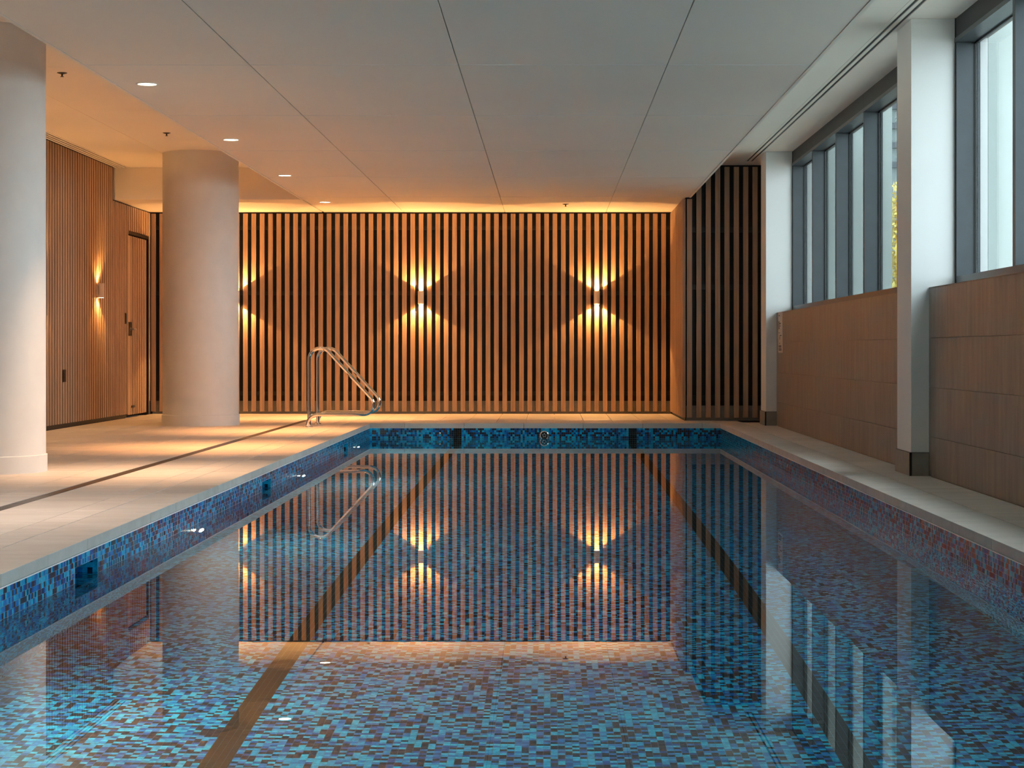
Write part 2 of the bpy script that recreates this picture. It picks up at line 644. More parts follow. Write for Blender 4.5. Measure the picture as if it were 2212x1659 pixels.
# single tiles: the two rows that come out largest at the bottom of the picture
j_single = np.arange(int((6.12 - YE) / P), int((6.12 - YE) / P) + 2)
i_single = np.arange(int((-1.72 - XL) / P), int((1.5 - XL) / P))
th = 0.0012
for j in j_single:
    for i in i_single:
        lane = i in lane_l or i in lane_r
        piece('tile', pool_floor, XL + i*P + GAP/2, XL + (i+1)*P - GAP/2, YE + j*P + GAP/2, YE + (j+1)*P - GAP/2,
              ZF, ZF + th, M_lane_f if lane else M_mos_f)
def floor_set(cols_, rows_, sides):
    q = tile_quads_f(cols_, rows_, ZF + th)
    cx = (q[:, 0, 0] + q[:, 2, 0]) / 2
    cy = (q[:, 0, 1] + q[:, 2, 1]) / 2
    ii = np.floor((cx - XL) / P).astype(int)
    jj = np.floor((cy - YE) / P).astype(int)
    keep = ~(np.isin(jj, j_single) & (ii >= i_single[0]) & (ii <= i_single[-1]))
    q = q[keep]
    return with_sides(q, (0, 0, 1), th) if sides else q
reg = icols[~is_lane]
lan = icols[is_lane]
quads_object('mosaic', np.concatenate([floor_set(reg, jn, True), floor_set(reg, jf, False)]), M_mos_f, pool_floor)
quads_object('lane_line', np.concatenate([floor_set(lan, jn, True), floor_set(lan, jf, False)]), M_lane_f, pool_floor)

def tile_quads_x(jj, kk, xf, sgn):
    """side wall tiles: y index jj, z index kk (downwards from ZT)"""
    J, K = np.meshgrid(jj, kk, indexing='ij')
    J, K = J.ravel(), K.ravel()
    y0 = YE + J * P + GAP/2; y1 = y0 + P - GAP
    z0 = ZT + K * P + GAP/2; z1 = z0 + P - GAP
    xx = np.full_like(y0, xf)
    q = np.stack([np.stack([xx, y0, z0], -1), np.stack([xx, y1, z0], -1),
                  np.stack([xx, y1, z1], -1), np.stack([xx, y0, z1], -1)], 1)
    return (q if sgn > 0 else q[:, ::-1]), J, K
nk = int((ZT - ZF) / P)
kk = np.arange(-nk, 0)
jw = cell_range(5.0, YE, YE)
# left wall
q, J, K = tile_quads_x(jw, kk, XL + th, +1)
cy = YE + (J + 0.5) * P
cz = ZT + (K + 0.5) * P
keep = np.ones(len(J), bool)
for a, b_ in SKIM:
    keep &= ~((cy > a - P*0.5) & (cy < b_ + P*0.5) & (cz > SZ0) & (cz < SZ1))
j0 = int((7.35 - YE) / P)
single = (J >= j0) & (J < j0 + 58) & (K >= -5)
for jj_, kk_ in zip(J[single & keep], K[single & keep]):
    piece('tile', wall_pl, XL, XL + th, YE + jj_*P + GAP/2, YE + (jj_+1)*P - GAP/2,
          ZT + kk_*P + GAP/2, ZT + (kk_+1)*P - GAP/2, M_mos_x)
quads_object('mosaic', q[keep & ~single], M_mos_x, wall_pl)
q, J, K = tile_quads_x(jw, kk, XR - th, -1)
quads_object('mosaic', q, M_mos_x, wall_pr)
# end wall
I, K = np.meshgrid(icols, kk, indexing='ij')
I, K = I.ravel(), K.ravel()
def end_quads(I, K):
    x0 = XL + I * P + GAP/2; x1 = x0 + P - GAP
    z0 = ZT + K * P + GAP/2; z1 = z0 + P - GAP
    yy_ = np.full_like(x0, YE - th)
    return np.stack([np.stack([x0, yy_, z0], -1), np.stack([x1, yy_, z0], -1),
                     np.stack([x1, yy_, z1], -1), np.stack([x0, yy_, z1], -1)], 1)
lm = np.isin(I, np.concatenate([lane_l, lane_r]))
M_lane_y = mosaic('end_lane_mosaic', (0, 2), True)
quads_object('mosaic', end_quads(I[~lm], K[~lm]), M_mos_y, wall_pe)
quads_object('lane_line', end_quads(I[lm], K[lm]), M_lane_y, wall_pe)
# white bead under the coping
for par, bx in ((wall_pl, (XL, XL + 0.004, YN, YE)), (wall_pr, (XR - 0.004, XR, YN, YE)), (wall_pe, (XL, XR, YE - 0.004, YE))):
    MB().box(*bx, -0.0555, -0.0505).build('grout_bead', M_white, par)

# skimmer recesses in the left pool wall
for n_, (a, b_) in enumerate(SKIM):
    d = 0.095
    lab = ['mosaic lined skimmer opening in left pool wall, nearest the camera',
           'mosaic lined skimmer opening halfway along the left pool wall',
           'mosaic lined skimmer opening near the far pool corner below the handrails'][n_]
    sk = thing(empty('skimmer_box', (XL, (a + b_)/2, SZ1)), lab, 'pool skimmer', 'skimmer openings along the left pool wall')
    xb = XL - d
    e = 0.004
    piece('lining', sk, xb, XL - 0.001, a, a + e, SZ0, SZ1, M_mos_y)
    piece('lining', sk, xb, XL - 0.001, b_ - e, b_, SZ0, SZ1, M_mos_y)
    piece('lining', sk, xb, xb + e, a + e, b_ - e, SZ0, SZ1, M_mos_x)
    piece('throat_plate', sk, xb, XL - 0.001, a + e, b_ - e, SZ1 - e, SZ1, M_mos_f)
    piece('throat_plate', sk, xb, XL - 0.001, a + e, b_ - e, SZ0, SZ0 + e, M_mos_f)

# water
m = MB()
m.quad((XL - 0.3, YN, ZW), (XR, YN, ZW), (XR, YE, ZW), (XL - 0.3, YE, ZW))
water = structure(m.build('water', M_water), 'still clear pool water mirroring the room')

# underwater lamps
def pool_lamp(x, y, axis, sg, lab):
    zl = -0.60
    pl = thing(empty('pool_light', (x, y, zl)), lab, 'pool light', 'underwater lamps in the pool walls')
    c, f = (y, x) if axis == 'x' else (x, y)
    MB().lathe(c, zl, [(0.085, f), (0.085, f + sg*0.012), (0.07, f + sg*0.016)], 28, axis).build('trim_ring', M_satin, pl, True)
    MB().lathe(c, zl, [(0.068, f + sg*0.0165), (0.05, f + sg*0.022)], 28, axis).build('lens', M_pool_lens, pl, True)
pool_lamp(XL, 11.5, 'x', 1, 'glowing round pool lamp under water, nearest in view on left pool wall')
pool_lamp(XL, 16.3, 'x', 1, 'glowing round pool lamp under water midway along left pool wall')
pool_lamp(XL, 21.0, 'x', 1, 'glowing round pool lamp under water nearest the handrails')
pool_lamp(XL, 6.7, 'x', 1, 'unseen round pool lamp added on left pool wall to light the near floor')  # this and the next two: unseen lamps added to brighten the near floor
pool_lamp(XL, 3.6, 'x', 1, 'unseen round pool lamp added beside the near pool end to light the floor')
pool_lamp(-0.75, YN, 'y', 1, 'unseen round pool lamp added on the near end wall to light the floor')

# chrome inlet on the end wall
cx, cz = -0.05, -0.141
inl = thing(empty('pool_inlet', (cx, YE, cz)), 'round chrome return inlet at the waterline of the end wall', 'pool fitting')
MB().lathe(cx, cz, [(0.052, YE - 0.001), (0.054, YE - 0.012), (0.046, YE - 0.016), (0.040, YE - 0.010)], 32, 'y', cap=False).build('flange', M_steel, inl, True)
MB().lathe(cx, cz, [(0.041, YE - 0.004), (0.041, YE - 0.009)], 32, 'y').build('face_plate', M_blackmetal, inl, True)
for k in range(5):
    a = 2 * math.pi * k / 5 + 0.3
    px, pz = cx + 0.018 * math.cos(a), cz + 0.018 * math.sin(a)
    MB().lathe(px, pz, [(0.006, YE - 0.008), (0.006, YE - 0.013), (0.003, YE - 0.015)], 10, 'y').build('screw', M_steel, inl, True)
# small jet on the end wall
jx = -1.26
jet = thing(MB().lathe(jx, -0.115, [(0.012, YE - 0.001), (0.012, YE - 0.010), (0.006, YE - 0.014)], 14, 'y').build('water_jet', M_steel, None, True, (jx, YE, -0.115)),
            'tiny chrome nozzle on the end pool wall left of the round inlet', 'pool fitting')

# ------------------------------------------------------------------ slot drain
dr = thing(empty('floor_drain', (-2.93, 16, 0)), 'long dark slot drain in the tiled deck left of the pool', 'floor drain')
y = 23.6
MB().box(-2.968, -2.892, 7.0, 23.6, -0.0118, -0.008).build('channel', M_blackmetal, dr)
while y > 7.0:
    piece('grate', dr, -2.966, -2.894, max(y - 0.99, 7.0) + 0.003, y - 0.003, -0.008, -0.001, M_drain, 0.001)
    y -= 0.99

# ------------------------------------------------------------------ shell: walls
m = MB()
m.box(-5.6, XWL, -2.2, 24.50, -0.3, 3.12)
m.box(-5.6, XWL, 24.50, 25.80, 2.345, 3.12)
m.box(-5.6, XWL, 25.80, 26.4, -0.3, 3.12)
m.box(-5.6, XWL - 0.12, 24.50, 25.80, -0.3, 2.345)
wall_left = structure(m.build('wall_left', M_black), 'left wall clad in close vertical timber slats')
FZ = 0.045
SX0, SX1 = XWL, XWL + SL
DY0, DY1 = 24.53, 25.76            # door opening
BK0, BK1 = 23.55, 23.77            # bulkhead
y_s = 22.80
k = -36
stuffm = MB()
while True:
    yc = y_s + k * PITCH
    if yc > YB - 0.08:
        break
    a, b_ = yc - 0.030, yc + 0.030
    zt = ZH - 0.012 if yc < BK0 + 0.1 else ZC - 0.022
    z0 = FZ
    if DY0 - 0.01 < yc < DY1 + 0.01:
        z0 = 2.36
    piece('slat', wall_left, SX0, SX1, a, b_, z0, zt, M_oak, 0.0015)
    k += 1
yc = y_s - 37 * PITCH
while yc > -2.0:
    stuffm.box(SX0, SX1, yc - 0.03, yc + 0.03, FZ, ZH - 0.012)
    yc -= PITCH
o = stuffm.build('slat_run', M_oak, wall_left)
o['kind'] = 'stuff'
bb = structure(MB().box(XWL, XWL + 0.012, -2.0, 24.48, -0.0, 0.043).build('baseboard_left', M_rail))

# door in the left wall
door = structure(empty('door_1', (XWL - 0.03, 25.15, 0)), 'flush timber slatted door in left wall with dark handle plate')
DX = XWL - 0.012
MB().box(DX - 0.04, DX, DY0 + 0.01, DY1 - 0.06, 0.02, 2.30).build('leaf', M_black, door)
piece('stile', door, DX, DX + SL, DY0 + 0.012, DY0 + 0.15, 0.03, 2.30, M_oak, 0.0015)
yc = DY0 + 0.20
while yc < DY1 - 0.08:
    piece('slat', door, DX, DX + SL, yc - 0.03, yc + 0.03, 0.03, 2.30, M_oak, 0.0015)
    yc += PITCH
piece('jamb', door, DX - 0.03, XWL + 0.03, DY1 - 0.02, DY1 + 0.012, 0.0, 2.315, M_blackmetal)
piece('jamb', door, DX - 0.03, XWL + 0.03, DY0 - 0.02, DY1 + 0.012, 2.315, 2.350, M_blackmetal)
piece('jamb', door, DX - 0.03, XWL + 0.01, DY0 - 0.015, DY0 + 0.004, 0.0, 2.315, M_blackmetal)
HX = DX + SL
plate = piece('handle_plate', door, HX, HX + 0.006, DY0 + 0.03, DY0 + 0.21, 1.03, 1.205, M_bronze, 0.001)
MB().lathe(DY0 + 0.10, 1.115, [(0.022, HX + 0.006), (0.022, HX + 0.014), (0.010, HX + 0.016), (0.010, HX + 0.052)], 18, 'x').tube(
    [(HX + 0.052, DY0 + 0.095, 1.115), (HX + 0.052, DY0 + 0.15, 1.115), (HX + 0.052, DY0 + 0.235, 1.115)], 0.009, 12).build('lever', M_satin, plate, True)
piece('door_stop', door, HX, HX + 0.012, DY0 + 0.20, DY0 + 0.36, 0.115, 0.145, M_blackmetal, 0.001)
MB().box(XWL + 0.03, XWL + 0.045, DY1 + 0.012, DY1 + 0.03, 0.0, 0.175).build('corner_strip', M_satin, door)

# reader and outlet on the slats
rd = thing(empty('access_reader', (SX1, 24.32, 1.245)), 'small dark rounded access reader on slatted wall left of the door', 'card reader')
MB().box(SX1, SX1 + 0.012, 24.285, 24.365, 1.175, 1.315).build('housing', M_bronze, rd, bevel=0.006)
MB().box(SX1 + 0.012, SX1 + 0.0135, 24.297, 24.353, 1.19, 1.30).build('face', M_blackmetal, rd)
ot = thing(empty('power_outlet', (SX1, 21.25, 0.565)), 'small flat brown outlet cover low on the left slatted wall', 'outlet')
MB().box(SX1, SX1 + 0.008, 21.19, 21.31, 0.50, 0.635).build('cover_plate', M_bronze, ot, bevel=0.002)
MB().box(SX1 + 0.008, SX1 + 0.011, 21.215, 21.285, 0.54, 0.60).build('flap', M_bronze, ot)

# back wall
wall_back = structure(MB().box(-5.6, 3.0, YB, 26.4, -0.3, 3.12).build('wall_back', M_black), 'back wall of spaced vertical oak slats over black')
X0S = -1.0607
BY1 = YB - 0.035
BY0 = BY1 - SL
for n_ in range(-38, 24):
    a = X0S + n_ * PITCH
    if a > 1.60:
        break
    piece('slat', wall_back, a, a + 0.0605, BY0, BY1, 0.032, 2.668, M_oak, 0.0015)
for z in (0.27, 1.61, 2.48):
    MB().box(XWL, 1.64, BY1, BY1 + 0.03, z - 0.025, z + 0.025).build('batten', M_rail, wall_back)
bbk = structure(MB().box(XWL + 0.04, 1.64, YB - 0.012, YB, 0.0, 0.171).build('baseboard_back', M_skirt))

# slatted corner box on the right
CBX, CBY = 1.655, 23.47
corner = structure(MB().box(CBX, 3.0, CBY, YB, -0.3, 3.12).build('wall_corner', M_black), 'slatted timber box in the far right corner')
for n_ in range(8):
    a = 1.667 + n_ * 0.1128
    top = 2.668 if a < XCR - 0.02 else 3.055
    piece('slat', corner, a, a + 0.0605, CBY - 0.035 - SL, CBY - 0.035, 0.035, top, M_oak, 0.0015)
for z in (0.27, 1.61, 2.30):
    MB().box(1.66, 2.60, CBY - 0.035, CBY - 0.008, z - 0.03, z + 0.03).build('batten', M_rail, corner)
MB().box(1.66, 2.62, CBY - 0.012, CBY, 0.0, 0.18).build('skirting', M_skirt, corner)
MB().box(CBX - 0.004, CBX, CBY + 0.02, YB - 0.02, 0.0, 2.68).build('side_board', M_rail, corner)
yc = CBY - 0.01
while yc < YB - 0.1:
    piece('slat', corner, CBX - 0.004 - SL, CBX - 0.004, yc - 0.030, yc + 0.0305, 0.035, 2.668, M_oak, 0.0015)
    yc += PITCH

# right wall
m = MB()
for y0, y1 in ((-2.2, 4.35), (4.87, 13.10), (13.62, 21.85), (22.35, 23.5)):
    m.box(XT + 0.013, 2.96, y0, y1, -0.3, 1.262)
    m.box(2.885, 2.96, y0, y1, 2.95, 3.3)
m.box(XT + 0.02, 2.96, -2.2, 4.35, 1.262, 3.3)
m.box(XT + 0.05, 2.96, 22.35, 23.5, 1.262, 3.12)
wall_right = structure(m.build('wall_right', M_grout_w), 'right wall of large brown stone tiles below the windows')
rows = [(0.0, 0.267), (0.267, 0.599), (0.599, 0.929), (0.929, 1.268)]
for r, (z0, z1) in enumerate(rows):
    y = 21.85 + (0.30 if r % 2 else 0.0)
    while y > 7.6:
        t0, t1 = max(y - 0.69, 7.6), min(y, 22.0)
        # leave the pilaster zone clear
        for a, b_ in ((t0, min(t1, 13.10)), (max(t0, 13.62), min(t1, 21.85))):
            if b_ - a > 0.02:
                piece('tile', wall_right, XT, XT + 0.013, a + 0.0012, b_ - 0.0012, z0 + 0.0012, z1 - 0.0012, M_walltile, 0.0006)
        y -= 0.69
piece('tile', wall_right, XT, XT + 0.013, -2.2, 7.597, 0.0, 1.268, M_walltile)
MB().box(XT, XF, -2.2, 13.10, 1.2625, 1.270).build('sill_cap', M_walltile, wall_right)
MB().box(XT, XF, 13.62, 21.85, 1.2625, 1.270).build('sill_cap', M_walltile, wall_right)

# pilasters
def pilaster(y0, y1, label):
    t = thing(empty('pilaster', (2.44, y0, 0)), label, 'pilaster', 'white pilasters between the windows')
    MB().box(2.442, 2.96, y0, y1, 0.0, ZH).build('shaft', M_white, t, bevel=0.003)
    piece('skirting', t, 2.430, 2.442, y0 + 0.004, y1 + 0.012, 0.0, 0.155, M_skirt, 0.0006)
    piece('skirting', t, 2.446, XT - 0.001, y0 - 0.012, y0, 0.0, 0.155, M_skirt, 0.0006)
    MB().box(2.430, 2.4455, y0 - 0.012, y0 + 0.0035, 0.0, 0.155).build('corner_trim', M_blackmetal, t)
    MB().box(2.436, XT, y0 - 0.006, y0, 0.155, 0.1585).build('cap_trim', M_blackmetal, t)
    MB().box(2.436, 2.442, y0, y1, 0.155, 0.1585).build('cap_trim', M_blackmetal, t)
    return t
pilaster(13.10, 13.62, 'nearer white square pilaster between the two windows')
pilaster(21.85, 22.35, 'farther white square pilaster beside the slatted corner box')
pilaster(4.35, 4.87, 'white square pilaster at the near end of the nearer window, outside the view')

# windows
def window(name, y0, y1, label):
    w = structure(empty(name, (XF, (y0 + y1)/2, 1.27)), label)
    zs, zh = 1.343, 2.917
    n = 5
    st = (y1 - y0) / n
    MB().box(XF, 2.96, y0, y1, 1.20, zs).build('sill', M_frame, w)
    # fascia in lengths
    for a in range(n):
        piece('fascia', w, XF, XF + 0.03, y0 + a*st + 0.0015, y0 + (a+1)*st - 0.0015, zh + 0.03, ZH, M_fascia)
    MB().box(XF - 0.006, 2.90, y0, y1, zh, zh + 0.03).build('head', M_frame, w)
    for k in range(n + 1):
        ym = y0 + k * st
        hw = 0.03
        a, b_ = max(ym - hw, y0 + 0.002), min(ym + hw, y1 - 0.002)
        piece('mullion', w, XF, 2.862, a, b_, zs, zh, M_frame, 0.002)
        piece('outer_mullion', w, 2.885, 2.903, a, b_, zs, zh, M_frame, 0.002)
    for k in range(n):
        a, b_ = y0 + k*st + (0.030 if k else 0.032), y0 + (k+1)*st - 0.030
        piece('gasket', w, 2.862, 2.874, a, a + 0.012, zs, zh, M_gasket)
        piece('gasket', w, 2.862, 2.874, b_ - 0.012, b_, zs, zh, M_gasket)
        piece('gasket', w, 2.862, 2.874, a + 0.012, b_ - 0.012, zs, zs + 0.012, M_gasket)
        piece('gasket', w, 2.862, 2.874, a + 0.012, b_ - 0.012, zh - 0.012, zh, M_gasket)
        MB().box(2.8745, 2.8825, a, b_, zs, zh).build('glass_pane', M_glass, w)
    MB().box(XF - 0.004, XF + 0.02, y1 - 0.022, y1 - 0.001, 1.27, ZH).build('edge_bead', M_gasket, w)
    # sky portal outside the glass
    ld = bpy.data.lights.new('sky_portal', 'AREA')
    ld.shape = 'RECTANGLE'
    ld.size = zh - zs
    ld.size_y = y1 - y0
    ld.cycles.is_portal = True
    lo = bpy.data.objects.new('sky_portal', ld)
    COL.objects.link(lo)
    lo.location = (3.0, (y0 + y1)/2, (zs + zh)/2)
    lo.rotation_euler = (0, math.pi / 2, 0)
    lo.parent = w
    lo.location = lo.location - parent_loc(w)
    return w
window('window_1', 4.87, 13.10, 'nearer high strip window in slate grey frames')
window('window_2', 13.62, 21.85, 'farther high strip window in slate grey frames')

# ------------------------------------------------------------------ ceilings
roof = structure(MB().box(-5.6, 2.96, -2.2, 26.4, 3.115, 3.30).build('ceiling_slab', M_ceiling))
wall_front = structure(MB().box(-5.6, 3.0, -2.4, -2.2, -0.3, 3.3).build('wall_front', M_white))
ceil = structure(MB().box(XCL + 0.01, XCR - 0.01, -2.2, YB, ZC + 0.014, ZC + 0.05).build('ceiling', M_joint), 'lower ceiling of large painted panels over the pool')
jx = [XCL + 0.02, -1.932, -0.583, 0.767, XCR - 0.02]
jy = [23.36 - 2.70 * k for k in range(0, 10)]
ends = [YB - 0.002] + jy
for k in range(len(ends) - 1):
    y1, y0 = ends[k], ends[k+1]
    for a, b_ in zip(jx[:-1], jx[1:]):
        piece('panel', ceil, a + 0.003, b_ - 0.003, y0 + 0.002, y1 - 0.002, ZC, ZC + 0.014, M_ceiling, 0.0012)
for y in jy[:8]:
    for a, b_ in zip(jx[:-1], jx[1:]):
        piece('joint_glint', ceil, a + 0.004, b_ - 0.004, y - 0.003, y + 0.003, ZC - 0.0022, ZC + 0.001, M_white)  # raised white strip imitating light caught along the panel edges
MB().box(XCL - 0.002, XCL + 0.02, -2.2, 23.77, ZC - 0.004, ZH).build('edge_trim', M_ceiling, ceil)
MB().box(XCR - 0.02, XCR + 0.002, -2.2, CBY - 0.03, ZC - 0.004, ZH).build('edge_trim', M_ceiling, ceil)
# bulkhead and low ceiling in the far left corner
blk = MB()
blk.box(XWL + 0.004, XCL - 0.002, BK1, YB, ZC, 3.115)
blk.build('bulkhead', M_ceiling, ceil)
# raised ceiling left
cl = structure(MB().box(-5.12, XCL, -2.2, BK1, ZH + 0.014, 3.115).build('ceiling_left', M_joint), 'raised ceiling strip along the left wall')
ry = [BK1, 20.76, 18.06, 15.36, 12.66, 9.96, 7.26, 4.56, 1.86, -0.84, -2.2]
for y1, y0 in zip(ry[:-1], ry[1:]):
    piece('panel', cl, -4.387, XCL - 0.003, y0 + 0.0015, y1 - 0.0015, ZH, ZH + 0.014, M_ceiling)
    piece('panel', cl, -5.12, -4.390, y0 + 0.0015, y1 - 0.0015, ZH, ZH + 0.014, M_ceiling)
# raised ceiling right
cr = structure(MB().box(XCR, 2.308, -2.2, CBY, ZH + 0.014, 3.115).build('ceiling_right', M_joint), 'raised ceiling strip along the windows')
for y1, y0 in zip(ry[:-1], ry[1:]):
    piece('panel', cr, XCR + 0.002, 2.308, y0 + 0.001, min(y1, CBY) - 0.001, ZH, ZH + 0.014, M_ceiling)
    piece('panel', cr, 2.437, 2.96, y0 + 0.001, min(y1, CBY) - 0.001, ZH, ZH + 0.014, M_ceiling)
piece('backing', cr, 2.437, 2.96, -2.2, CBY, ZH + 0.0141, 3.115, M_joint)
piece('panel', cr, 2.308, 2.437, 23.0, CBY - 0.001, ZH, ZH + 0.014, M_ceiling)

# slot diffusers
def diffuser(name, x0, x1, y0, y1, slots, label):
    t = thing(empty('slot_diffuser', ((x0+x1)/2, (y0+y1)/2, ZH)), label, 'air diffuser')
    n = slots
    bar = (x1 - x0) / (2 * n + 1)
    wslot = bar
    for k in range(n + 1):
        a = x0 + k * (bar + wslot)
        MB().box(a, a + bar, y0, y1, ZH - 0.003, ZH + 0.033).build('blade', M_ceiling, t)
    MB().box(x0, x1, y0, y1, ZH + 0.005, ZH + 0.007).build('plenum', M_gasket, t)
    return t
diffuser('left', -5.295, -5.12, -2.1, BK1 - 0.01, 3, 'long three slot air diffuser in the ceiling above the left slatted wall')
diffuser('right', 2.308, 2.437, -2.1, 23.0, 2, 'long two slot air diffuser in the ceiling above the windows')

# ------------------------------------------------------------------ round columns
def column(cy, label):
    cx = -3.951
    t = thing(empty('round_column', (cx, cy, 0)), label, 'column', 'pale round columns on the left deck')
    MB().lathe(cx, cy, [(0.427, 0.0), (0.427, ZH)], 96, 'z').build('shaft', M_column, t, True)
    MB().lathe(cx, cy, [(0.437, 0.0), (0.437, 0.118), (0.434, 0.121), (0.428, 0.121)], 96, 'z').build('skirting', M_column, t, True)
    return t
column(13.58, 'nearer pale round column cut off by the left picture edge')
column(22.09, 'farther pale round column standing before the slatted back wall')

# ------------------------------------------------------------------ lamps
def spot(name, loc, rot, energy, size, blend, col, radius, parent):
    ld = bpy.data.lights.new(name, 'SPOT')
    ld.energy = energy
    ld.spot_size = size
    ld.spot_blend = blend
    ld.color = col
    ld.shadow_soft_size = radius
    o = bpy.data.objects.new(name, ld)
    COL.objects.link(o)
    o.parent = parent
    o.location = Vector(loc) - parent_loc(parent)
    o.rotation_euler = rot
    return o

def sconce(x, y, face, label, group):
    watt = SCONCE_W if face == 'y' else SCONCE_LEFT_W
    """up and down wall lamp; face 'y' faces the camera, 'x' faces the pool"""
    zc, h, r = 1.548, 0.17, 0.039
    loc = (x, y, zc)
    t = thing(empty('wall_sconce', loc), label, 'wall lamp', group)
    off = 0.046
    cx, cy = (x, y - off) if face == 'y' else (x + off, y)
    m = MB()
    z0, z1 = zc - h/2, zc + h/2
    m.lathe(cx, cy, [(r - 0.004, z0 + 0.02), (r - 0.004, z0), (r, z0), (r, z1), (r - 0.004, z1), (r - 0.004, z1 - 0.02)], 32, 'z', cap=False)
    shade = m.build('shade', M_sconce, t, True)
    m = MB()
    if face == 'y':
        m.box(x - 0.028, x + 0.028, y - 0.012, y, zc - 0.06, zc + 0.06)
    else:
        m.box(x, x + 0.012, y - 0.028, y + 0.028, zc - 0.06, zc + 0.06)
    m.build('back_plate', M_sconce, t)
    for zl in (z0 + 0.018, z1 - 0.022):
        MB().lathe(cx, cy, [(r - 0.005, zl), (r - 0.005, zl + 0.004)], 24, 'z').build('lamp', M_bulb, shade)
    sz = math.radians(118)
    spot('up_light', (cx, cy, z1 + 0.001), (math.pi, 0, 0), watt, sz, 0.06, WARM, 0.006, t)
    spot('down_light', (cx, cy, z0 - 0.001), (0, 0, 0), watt, sz, 0.06, WARM, 0.006, t)
    return t
gs = 'up and down lamps on the back slatted wall'
for n_, lab in ((-28, 'white cylinder wall lamp on the back wall, half hidden behind the farther column'),
                (-6, 'white cylinder wall lamp on the back wall, between handrail and right lamp'),
                (15, 'white cylinder wall lamp on the back wall, nearest the slatted corner box')):
    sconce(X0S + n_ * PITCH + 0.0302, BY0, 'y', lab, gs)
gl = 'up and down lamps on the left slatted wall'
for k, lab in ((0, 'white cylinder wall lamp on the left slatted wall, left of the door'),
               (-24, 'white cylinder wall lamp peeping out behind the nearer round column'),
               (-48, 'white wall lamp on the left wall, third one from the door, behind the column'),
               (-72, 'white wall lamp on the left wall, fourth one from the door'),
               (-96, 'white wall lamp on the left wall, fifth one from the door')):
    sconce(SX1, y_s + k * PITCH, 'x', lab, gl)

for n_, (yl, lab) in enumerate(((24.15, 'recessed round downlight nearest the back slatted wall'),
                                (20.47, 'recessed round downlight second from the back wall'),
                                (17.0, 'recessed round downlight third from the back wall'),
                                (13.45, 'recessed round downlight fourth from the back wall, largest in view'),
                                (9.9, 'unseen round downlight added fifth from the back wall to light the near deck'),
                                (6.34, 'unseen round downlight added sixth from the back wall to light the near deck'))):
    x = -2.777
    t = thing(empty('downlight', (x, yl, ZC)), lab, 'downlight', 'row of downlights along the ceiling edge')
    MB().lathe(x, yl, [(0.062, ZC - 0.001), (0.078, ZC - 0.001), (0.079, ZC - 0.004), (0.064, ZC - 0.006), (0.060, ZC - 0.001)], 36, 'z', cap=False).build('bezel', M_white, t, True)
    MB().lathe(x, yl, [(0.0615, ZC - 0.0035), (0.0615, ZC - 0.0005)], 36, 'z').build('lens', M_lens, t)
    near = yl < 12            # unseen lamps added to light the near deck, whiter and dimmer
    spot('lamp', (x, yl, ZC - 0.01), (0, 0, 0), DOWN_W * (0.33 if near else 0.62 if yl < 15 else 1.0), math.radians(100 if near else 70), 1.0,
         (1.0, 0.80, 0.66) if near else (1.0, 0.60, 0.34) if yl < 15 else WARM_DOWN, 0.05, t)

# sprinklers
for (x, y, z, lab) in ((-3.916, 15.65, ZH, 'dark sprinkler head on raised left ceiling beside the nearer column'),
                       (-3.923, 19.97, ZH, 'dark sprinkler head on raised left ceiling before the farther column'),
                       (0.216, 24.5, ZC, 'dark sprinkler head on low ceiling close to back wall')):
    t = thing(empty('sprinkler', (x, y, z)), lab, 'sprinkler', 'ceiling sprinkler heads')
    MB().lathe(x, y, [(0.040, z), (0.040, z - 0.003), (0.018, z - 0.010), (0.010, z - 0.011)], 24, 'z').build('escutcheon', M_dark, t, True)
    MB().lathe(x, y, [(0.008, z - 0.010), (0.006, z - 0.030)], 12, 'z').build('stem', M_dark, t, True)
    MB().lathe(x, y, [(0.014, z - 0.030), (0.014, z - 0.033)], 16, 'z').build('deflector', M_dark, t, True)

# ------------------------------------------------------------------ pool handrails
def arc(cx, cz, r, a0, a1, n):
    return [(cx + r * math.cos(math.radians(a0 + (a1 - a0) * i / n)), cz + r * math.sin(math.radians(a0 + (a1 - a0) * i / n))) for i in range(n + 1)]

def fillet(pts, radii, n=10):
    """round the corners of a polyline in the x-z plane"""
    out = [pts[0]]
    for i in range(1, len(pts) - 1):
        p0, p1, p2 = Vector(pts[i-1]), Vector(pts[i]), Vector(pts[i+1])
        d0 = (p0 - p1).normalized(); d1 = (p2 - p1).normalized()
        ang = d0.angle(d1)
        t = radii[i-1] / math.tan(ang / 2)
        a = p1 + d0 * t; b_ = p1 + d1 * t
        c = p1 + (d0 + d1).normalized() * (radii[i-1] / math.sin(ang / 2))
        va, vb = a - c, b_ - c
        tot = va.angle(vb)
        for k in range(n + 1):
            f = k / n
            w0 = math.sin((1 - f) * tot) / math.sin(tot); w1 = math.sin(f * tot) / math.sin(tot)
            q = c + va * w0 + vb * w1
            out.append((q.x, q.y))
    out.append(pts[-1])
    return out

